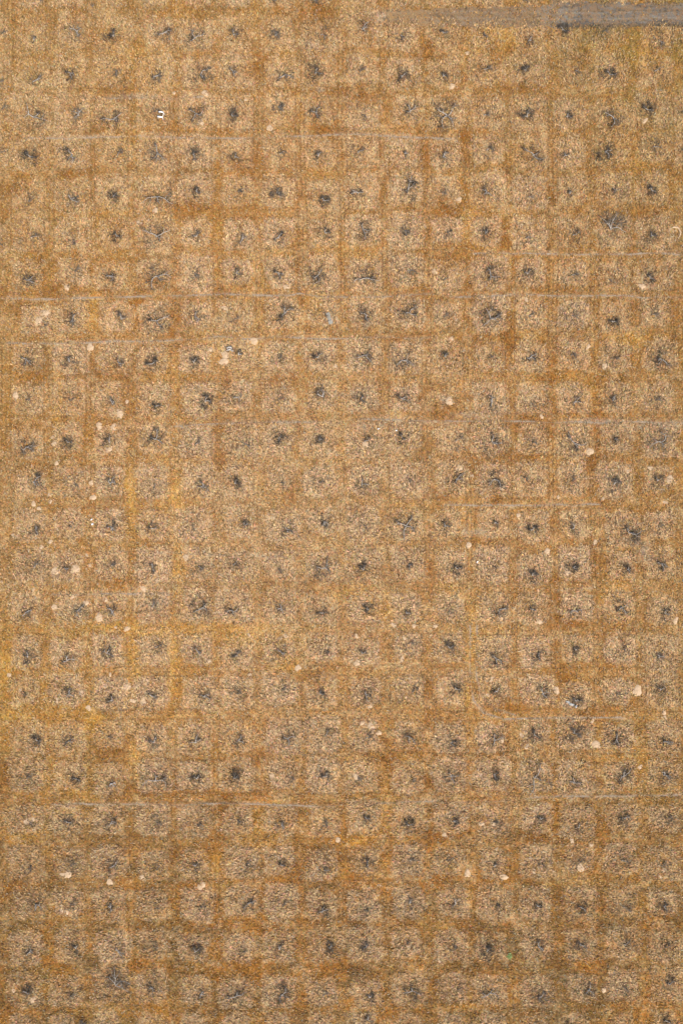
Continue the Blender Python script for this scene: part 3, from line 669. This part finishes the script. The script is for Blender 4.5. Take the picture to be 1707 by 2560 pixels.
    gap = np.sqrt((np.maximum(0, np.maximum(lo[:, None] - hi[None], lo[None] - hi[:, None])) ** 2).sum(2))
    nb = gap <= 0.42 * np.maximum(sz[:, None], sz[None])
    comp = np.arange(N)
    for _ in range(60):
        c2 = np.where(nb, comp[None], N).min(1)
        if (c2 == comp).all(): break
        comp = c2
    P = P[comp == np.bincount(comp).argmax()]; N = len(P)
    r0_ = r.uniform(.011, .023, N)[:, None] * np.array([1, .85, .6, .3])
    T = np.gradient(P, axis=1); T /= np.linalg.norm(T, axis=2, keepdims=True) + 1e-9
    A_ = np.cross(T, [0.13, 0.07, 1.0]); A_ /= np.linalg.norm(A_, axis=2, keepdims=True) + 1e-9
    B_ = np.cross(T, A_); an = np.arange(3) * 2 * math.pi / 3
    ring = P[:, :, None, :] + r0_[:, :, None, None] * (A_[:, :, None, :] * np.cos(an)[:, None] + B_[:, :, None, :] * np.sin(an)[:, None])
    ids = np.arange(N * 12).reshape(N, 4, 3); nxt = np.roll(ids, -1, axis=2)
    FQ = np.stack([ids[:, :-1], nxt[:, :-1], nxt[:, 1:], ids[:, 1:]], -1).reshape(-1, 4)
    tw = (ring.reshape(-1, 3), FQ)
    return trunk, limbs, tw
W8 = {'D': 1.3, 'F': 1.25, 'L': 1.15, 'S': 1.5, 'V': 1.6, 'T': .62}
def cut(t):   # how much of it the photo shows
    return 0.35 if t['mx'] < 12 or t['mx'] > 1700 or t['my'] < 6 or t['my'] > 2554 else 1
order = sorted(range(len(trees)), key=lambda i: -trees[i]['size'] * W8[trees[i]['kind']] * cut(trees[i]))
chosen = set(order[:300])
pale_ids = set()
LOOK = {'D': ['dark dense twiggy dead tree', 'compact dark dead tree'], 'F': ['dead tree with forked grey limbs', 'dead tree with bare grey branches'], 'L': ['dead tree with a long fallen grey limb'],
        'S': ['dead tree with limbs spread like a star'], 'V': ['large dead tree with a fan of limbs'], 'T': ['sparse dead tree with thin twigs']}
SV, SF, sn = [], [], 0
for i, t in enumerate(trees):
    x, y = M2W(t['mx'], t['my']); x = float(x); y = float(y); z = float(ground_z(np.array([x]), np.array([y]))[0])
    trunk, limbs, tw = tree_geometry(t, 1000 + i)
    t['xy'] = (x, y)
    if i in chosen:
        root = empty('dead_tree', (x, y, z))
        look = LOOK[t['kind']][i % len(LOOK[t['kind']])]
        if t['row'] == 0: lab = f"{look}, {ORD[t['col']]} of those cut by the top edge of the photo"
        elif t['row'] == 25: lab = f"{look}, {ORD[t['col']]} of those cut by the bottom edge of the photo"
        else: lab = f"{look}, {ORD[t['col']]} from the left in {ORD[t['row']]} full row"
        tag(root, lab, 'dead tree', 'dead orchard trees standing in a grid')
        lm = M_pale if (t['row'], t['col']) in ((19, 3), (9, 6)) else M_limb
        trunk.build('trunk', lm, root, True)
        for lb in limbs: lb.build('limb', lm, root, True)
        mesh_obj('twigs', tw[0], tw[1], M_twig2 if t['kind'] == 'T' or i % 5 == 2 else M_twig, root)
    else:
        SV.append(tw[0] + np.array([x, y, z])); SF += [tuple(f) for f in (tw[1] + sn).tolist()]; sn += len(tw[0])
        for tb in [trunk] + limbs:
            Vv = np.concatenate(tb.V) + np.array([x, y, z])
            SV.append(Vv); SF += [tuple(a + sn for a in f) for f in tb.F]; sn += len(Vv)
if SV:
    tag(mesh_obj('dead_tree_remains', np.concatenate(SV), SF, M_twig2), 'faint thin remains of the smallest dead trees between the larger ones', 'dead trees', kind='stuff')
print('trees', len(trees), 'stuff trees', len(trees) - len(chosen))

# ------------------------------------------------------------------ soil mounds
def nearest_tree(mx, my):
    return min((t for t in trees if 1 <= t['row'] <= 24), key=lambda t: math.hypot(t['mx'] - mx, t['my'] - my))
def mound_mesh(rad, seed, hk=0.28):
    r = np.random.default_rng(seed); n = 22; K_ = 7; V = [(0, 0, rad * hk)]
    ph = r.uniform(0, 6.28, 4); ax = r.uniform(.75, 1.15); rot = r.uniform(0, 3.14)
    for j in range(1, K_ + 1):
        f = j / K_
        for q in range(n):
            a = q * 2 * math.pi / n
            rr = rad * f * (1 + (.14 * math.sin(2 * a + ph[0]) + .10 * math.sin(3 * a + ph[1]) + .06 * math.sin(5 * a + ph[2]) + r.normal(0, .03)) * f)
            X_, Y_ = rr * math.cos(a) * ax, rr * math.sin(a) / ax
            V.append((X_ * math.cos(rot) - Y_ * math.sin(rot), X_ * math.sin(rot) + Y_ * math.cos(rot), rad * hk * (1 - f ** 2) + r.normal(0, rad * .022) * (f < 1) - (0.03 if j == K_ else 0)))
    F_ = [(0, 1 + q, 1 + (q + 1) % n) for q in range(n)]
    for j in range(K_ - 1):
        for q in range(n):
            a = 1 + j * n + q; b = 1 + j * n + (q + 1) % n
            F_.append((a, a + n, b + n, b))
    return V, F_
DIRS = ['right of', 'above and right of', 'above', 'above and left of', 'left of', 'below and left of', 'below', 'below and right of']
used = {}
mounds.sort(key=lambda m: -m[2])
for i, (mx, my, rad) in enumerate(mounds):
    t = nearest_tree(mx, my)
    d = DIRS[int(round((math.degrees(math.atan2(t['my'] - my, mx - t['mx'])) % 360) / 45)) % 8]
    size = 'large' if rad > .42 else 'medium' if rad > .30 else 'small'
    where = f"pale soil mound {d} the {ORD[t['col']]} tree in {ORD[t['row']]} full row"
    used.setdefault(where, []).append(i)
    x, y = map(float, M2W(mx, my)); z = float(ground_z(np.array([x]), np.array([y]))[0])
    V, F_ = mound_mesh(rad * 1.15, 500 + i, 0.13)
    o = mesh_obj('soil_mound', V, F_, M_soil if rad > .25 else M_soil2, smooth=True)
    o.location = (x, y, z + 0.02)
    rank = len(used[where]) - 1
    lab = (f"{size} " if rank == 0 else ['', 'smaller ', 'smallest '][min(rank, 2)]) + where
    tag(o, lab, 'soil mound', 'pale burrow mounds scattered over the field')
# ring of pale soil near the right edge
V, F_ = [], []
n, r_ = 40, np.random.default_rng(9)
for q in range(n):
    a = R(-60) + q / (n - 1) * R(250)
    rad = 0.82 * (1 + .05 * math.sin(3 * a)); w = 0.13 * (0.35 + 0.65 * math.sin(math.pi * (q + .5) / n)) * r_.uniform(.8, 1.2)
    for j in range(5):
        f = j / 4 * 2 - 1
        V.append(((rad + f * w) * math.cos(a) * .85, (rad + f * w) * math.sin(a), .07 * (1 - f * f) - .01 + r_.normal(0, .006)))
for q in range(n - 1):
    for j in range(4):
        a = q * 5 + j
        F_.append((a, a + 1, a + 6, a + 5))
o = mesh_obj('soil_ring', V, F_, M_soil, smooth=True)
x, y = map(float, M2W(1137 + 1510 / SC, 510 + 200 / SC)); o.location = (x, y, float(ground_z(np.array([x]), np.array([y]))[0]) + .03)
tag(o, 'open ring of pale soil by the right edge of the field', 'soil ring')

# ------------------------------------------------------------------ odds and ends lying in the field
def place(name, tile, tx, ty, rot=0, dz=0.0):
    mx, my = TO[tile][0] + tx / SC, TO[tile][1] + ty / SC
    x, y = map(float, M2W(mx, my)); z = float(ground_z(np.array([x]), np.array([y]))[0])
    o = empty(name, (x, y, z + dz)); o.rotation_euler = (0, 0, rot)
    return o
# white plastic armchair: seat frame open towards the left, two white arms and a yellowed back
ch = place('plastic_chair', 'A', 1114, 804, R(-14))
tag(ch, 'white plastic armchair frame standing in the dry grass by a thin dead tree', 'chair')
for s in (1, -1):
    a = TB(); a.tube([(-.36, s * .31, .60), (-.15, s * .33, .66), (.12, s * .33, .67), (.30, s * .30, .70)], [.085, .095, .095, .085], 8); a.build('armrest', M_white, ch, True)
    for fx_, fz in ((-.33, .60), (.28, .68)):
        l_ = TB(); l_.tube([(fx_ - .03 if fx_ < 0 else fx_ + .05, s * .35, -.02), (fx_, s * .32, .35), (fx_, s * .31, fz)], [.03, .035, .04], 6); l_.build('leg', M_white, ch, True)
b_ = TB(); b_.tube([(.30, -.32, .70), (.37, -.2, .88), (.38, 0, .92), (.37, .2, .88), (.30, .32, .70)], [.045, .042, .042, .042, .045], 8)
for yy in (-.16, -.05, .06, .17): b_.box((.34, yy, .66), (.03, .05, .42))
b_.build('backrest', M_cream, ch, True)
s_ = TB(); s_.box((.26, 0, .41), (.06, .56, .03)); s_.build('seat_rail', M_cream, ch)
# long weathered box lid in three sections
bd = place('wooden_panel', 'E', 697, 790, R(17))
tag(bd, 'weathered grey panel in three boards lying beside a dead tree', 'panel')
for yy, dz, ww in ((.52, .16, .46), (0.02, .12, .42), (-.50, .19, .52)):
    q = TB(); q.box((0, yy, dz), (ww, .48, .045), R(2 if yy else -3)); q.build('board', M_board, bd)
q = TB(); q.box((-.16, 0, .06), (.06, 1.5, .09)); q.box((.16, 0, .06), (.06, 1.5, .09)); q.build('batten', M_board, bd)
# broken concrete beside the tree in the lower right
cb = place('concrete_rubble', 'L', 795, 632, R(-15))
tag(cb, 'broken grey concrete pieces beside a dead tree near the lower right path', 'rubble')
for (cx, cy, w1, w2, h, a) in ((-.42, .10, .42, .30, .12, .3), (-.05, -.02, .34, .26, .16, -.4), (.28, -.06, .26, .34, .10, .9), (.66, -.12, .16, .34, .20, .1)):
    q = TB(); q.box((cx, cy, h / 2), (w1, w2, h), a, .12); q.box((cx + .04, cy + .05, h * .9), (w1 * .6, w2 * .5, h * .5), a + .5, -.1); q.build('slab', M_conc, cb)
# bleached sawn branches beside the double mound
wb = place('branch_heap', 'E', 12, 1000)
tag(wb, 'heap of bleached white branches just above the double pale mound', 'branches')
trunk, limbs, tw = tree_geometry(dict(kind='F', size=.62, ang=-10), 4711)
for lb in limbs: lb.build('limb', M_pale, wb, True)
q = TB(); q.tube([(-.35, .16, .12), (-.1, .26, .2), (.22, .2, .22), (.36, .02, .16)], [.06, .07, .065, .04], 7); q.build('limb', M_pale, wb, True)
q = TB(); q.tube([(-.40, -.14, .12), (-.1, -.12, .2), (.2, .02, .26)], [.05, .06, .05], 7); q.build('limb', M_pale, wb, True)
mesh_obj('twigs', tw[0], tw[1], M_twig, wb)
# scraps of litter
for (tl, tx, ty, s, lab) in (('G', 632, 768, .16, 'crumpled white scrap lying in grass, the upper of a pair'), ('G', 638, 799, .20, 'crumpled white scrap lying in grass, the lower of a pair'),
                             ('H', 1034, 145, .17, 'white scrap near the top right corner of an uncut grass square'), ('H', 1156, 156, .13, 'white scrap on bare ground above a small dead tree'),
                             ('I', 152, 1060, .17, 'lone bright white scrap in the short grass right of centre')):
    o = place('litter_scrap', tl, tx, ty, tx)
    r_ = np.random.default_rng(int(tx)); V = []; F_ = []
    for a in range(4):
        for b in range(4): V.append(((a - 1.5) * s * .45 + r_.normal(0, s * .1), (b - 1.5) * s * .3 + r_.normal(0, s * .08), .10 + r_.uniform(0, s * .5)))
    for a in range(3):
        for b in range(3): F_.append((a * 4 + b, a * 4 + b + 1, a * 4 + b + 5, a * 4 + b + 4))
    loc = o.location.copy(); rz = o.rotation_euler.z
    bpy.data.objects.remove(o)
    m_ = mesh_obj('litter_scrap', V, F_, M_white); m_.location = loc; m_.rotation_euler = (0, 0, rz)
    sm = m_.modifiers.new('thickness', 'SOLIDIFY'); sm.thickness = 0.006
    tag(m_, lab, 'litter', 'white litter scraps')
# the single green plant
gw = place('green_weed', 'O', 375, 962)
tag(gw, 'only bright green weed growing in the brown grass near the bottom', 'weed')
V, F_, r_ = [], [], np.random.default_rng(77)
for q in range(90):
    a = r_.uniform(0, 6.28); l = r_.uniform(.12, .42); w = r_.uniform(.03, .06); e = r_.uniform(.2, 1.1); c0 = r_.normal(0, .1, 2)
    dxx, dyy = math.cos(a), math.sin(a); b0 = len(V)
    V += [(c0[0], c0[1], .02), (c0[0] + dxx * l * .5 - dyy * w, c0[1] + dyy * l * .5 + dxx * w, l * e * .5), (c0[0] + dxx * l, c0[1] + dyy * l, l * e * .45), (c0[0] + dxx * l * .5 + dyy * w, c0[1] + dyy * l * .5 - dxx * w, l * e * .5)]
    F_.append((b0, b0 + 1, b0 + 2, b0 + 3))
mesh_obj('leaves', V, F_, M_weed, gw)
s_ = TB()
for q in range(6):
    a = q * 1.05; s_.tube([(0, 0, -.02), (.1 * math.cos(a), .1 * math.sin(a), .12), (.2 * math.cos(a), .2 * math.sin(a), .2)], [.012, .009, .005], 4)
s_.build('stem', M_weed, gw)
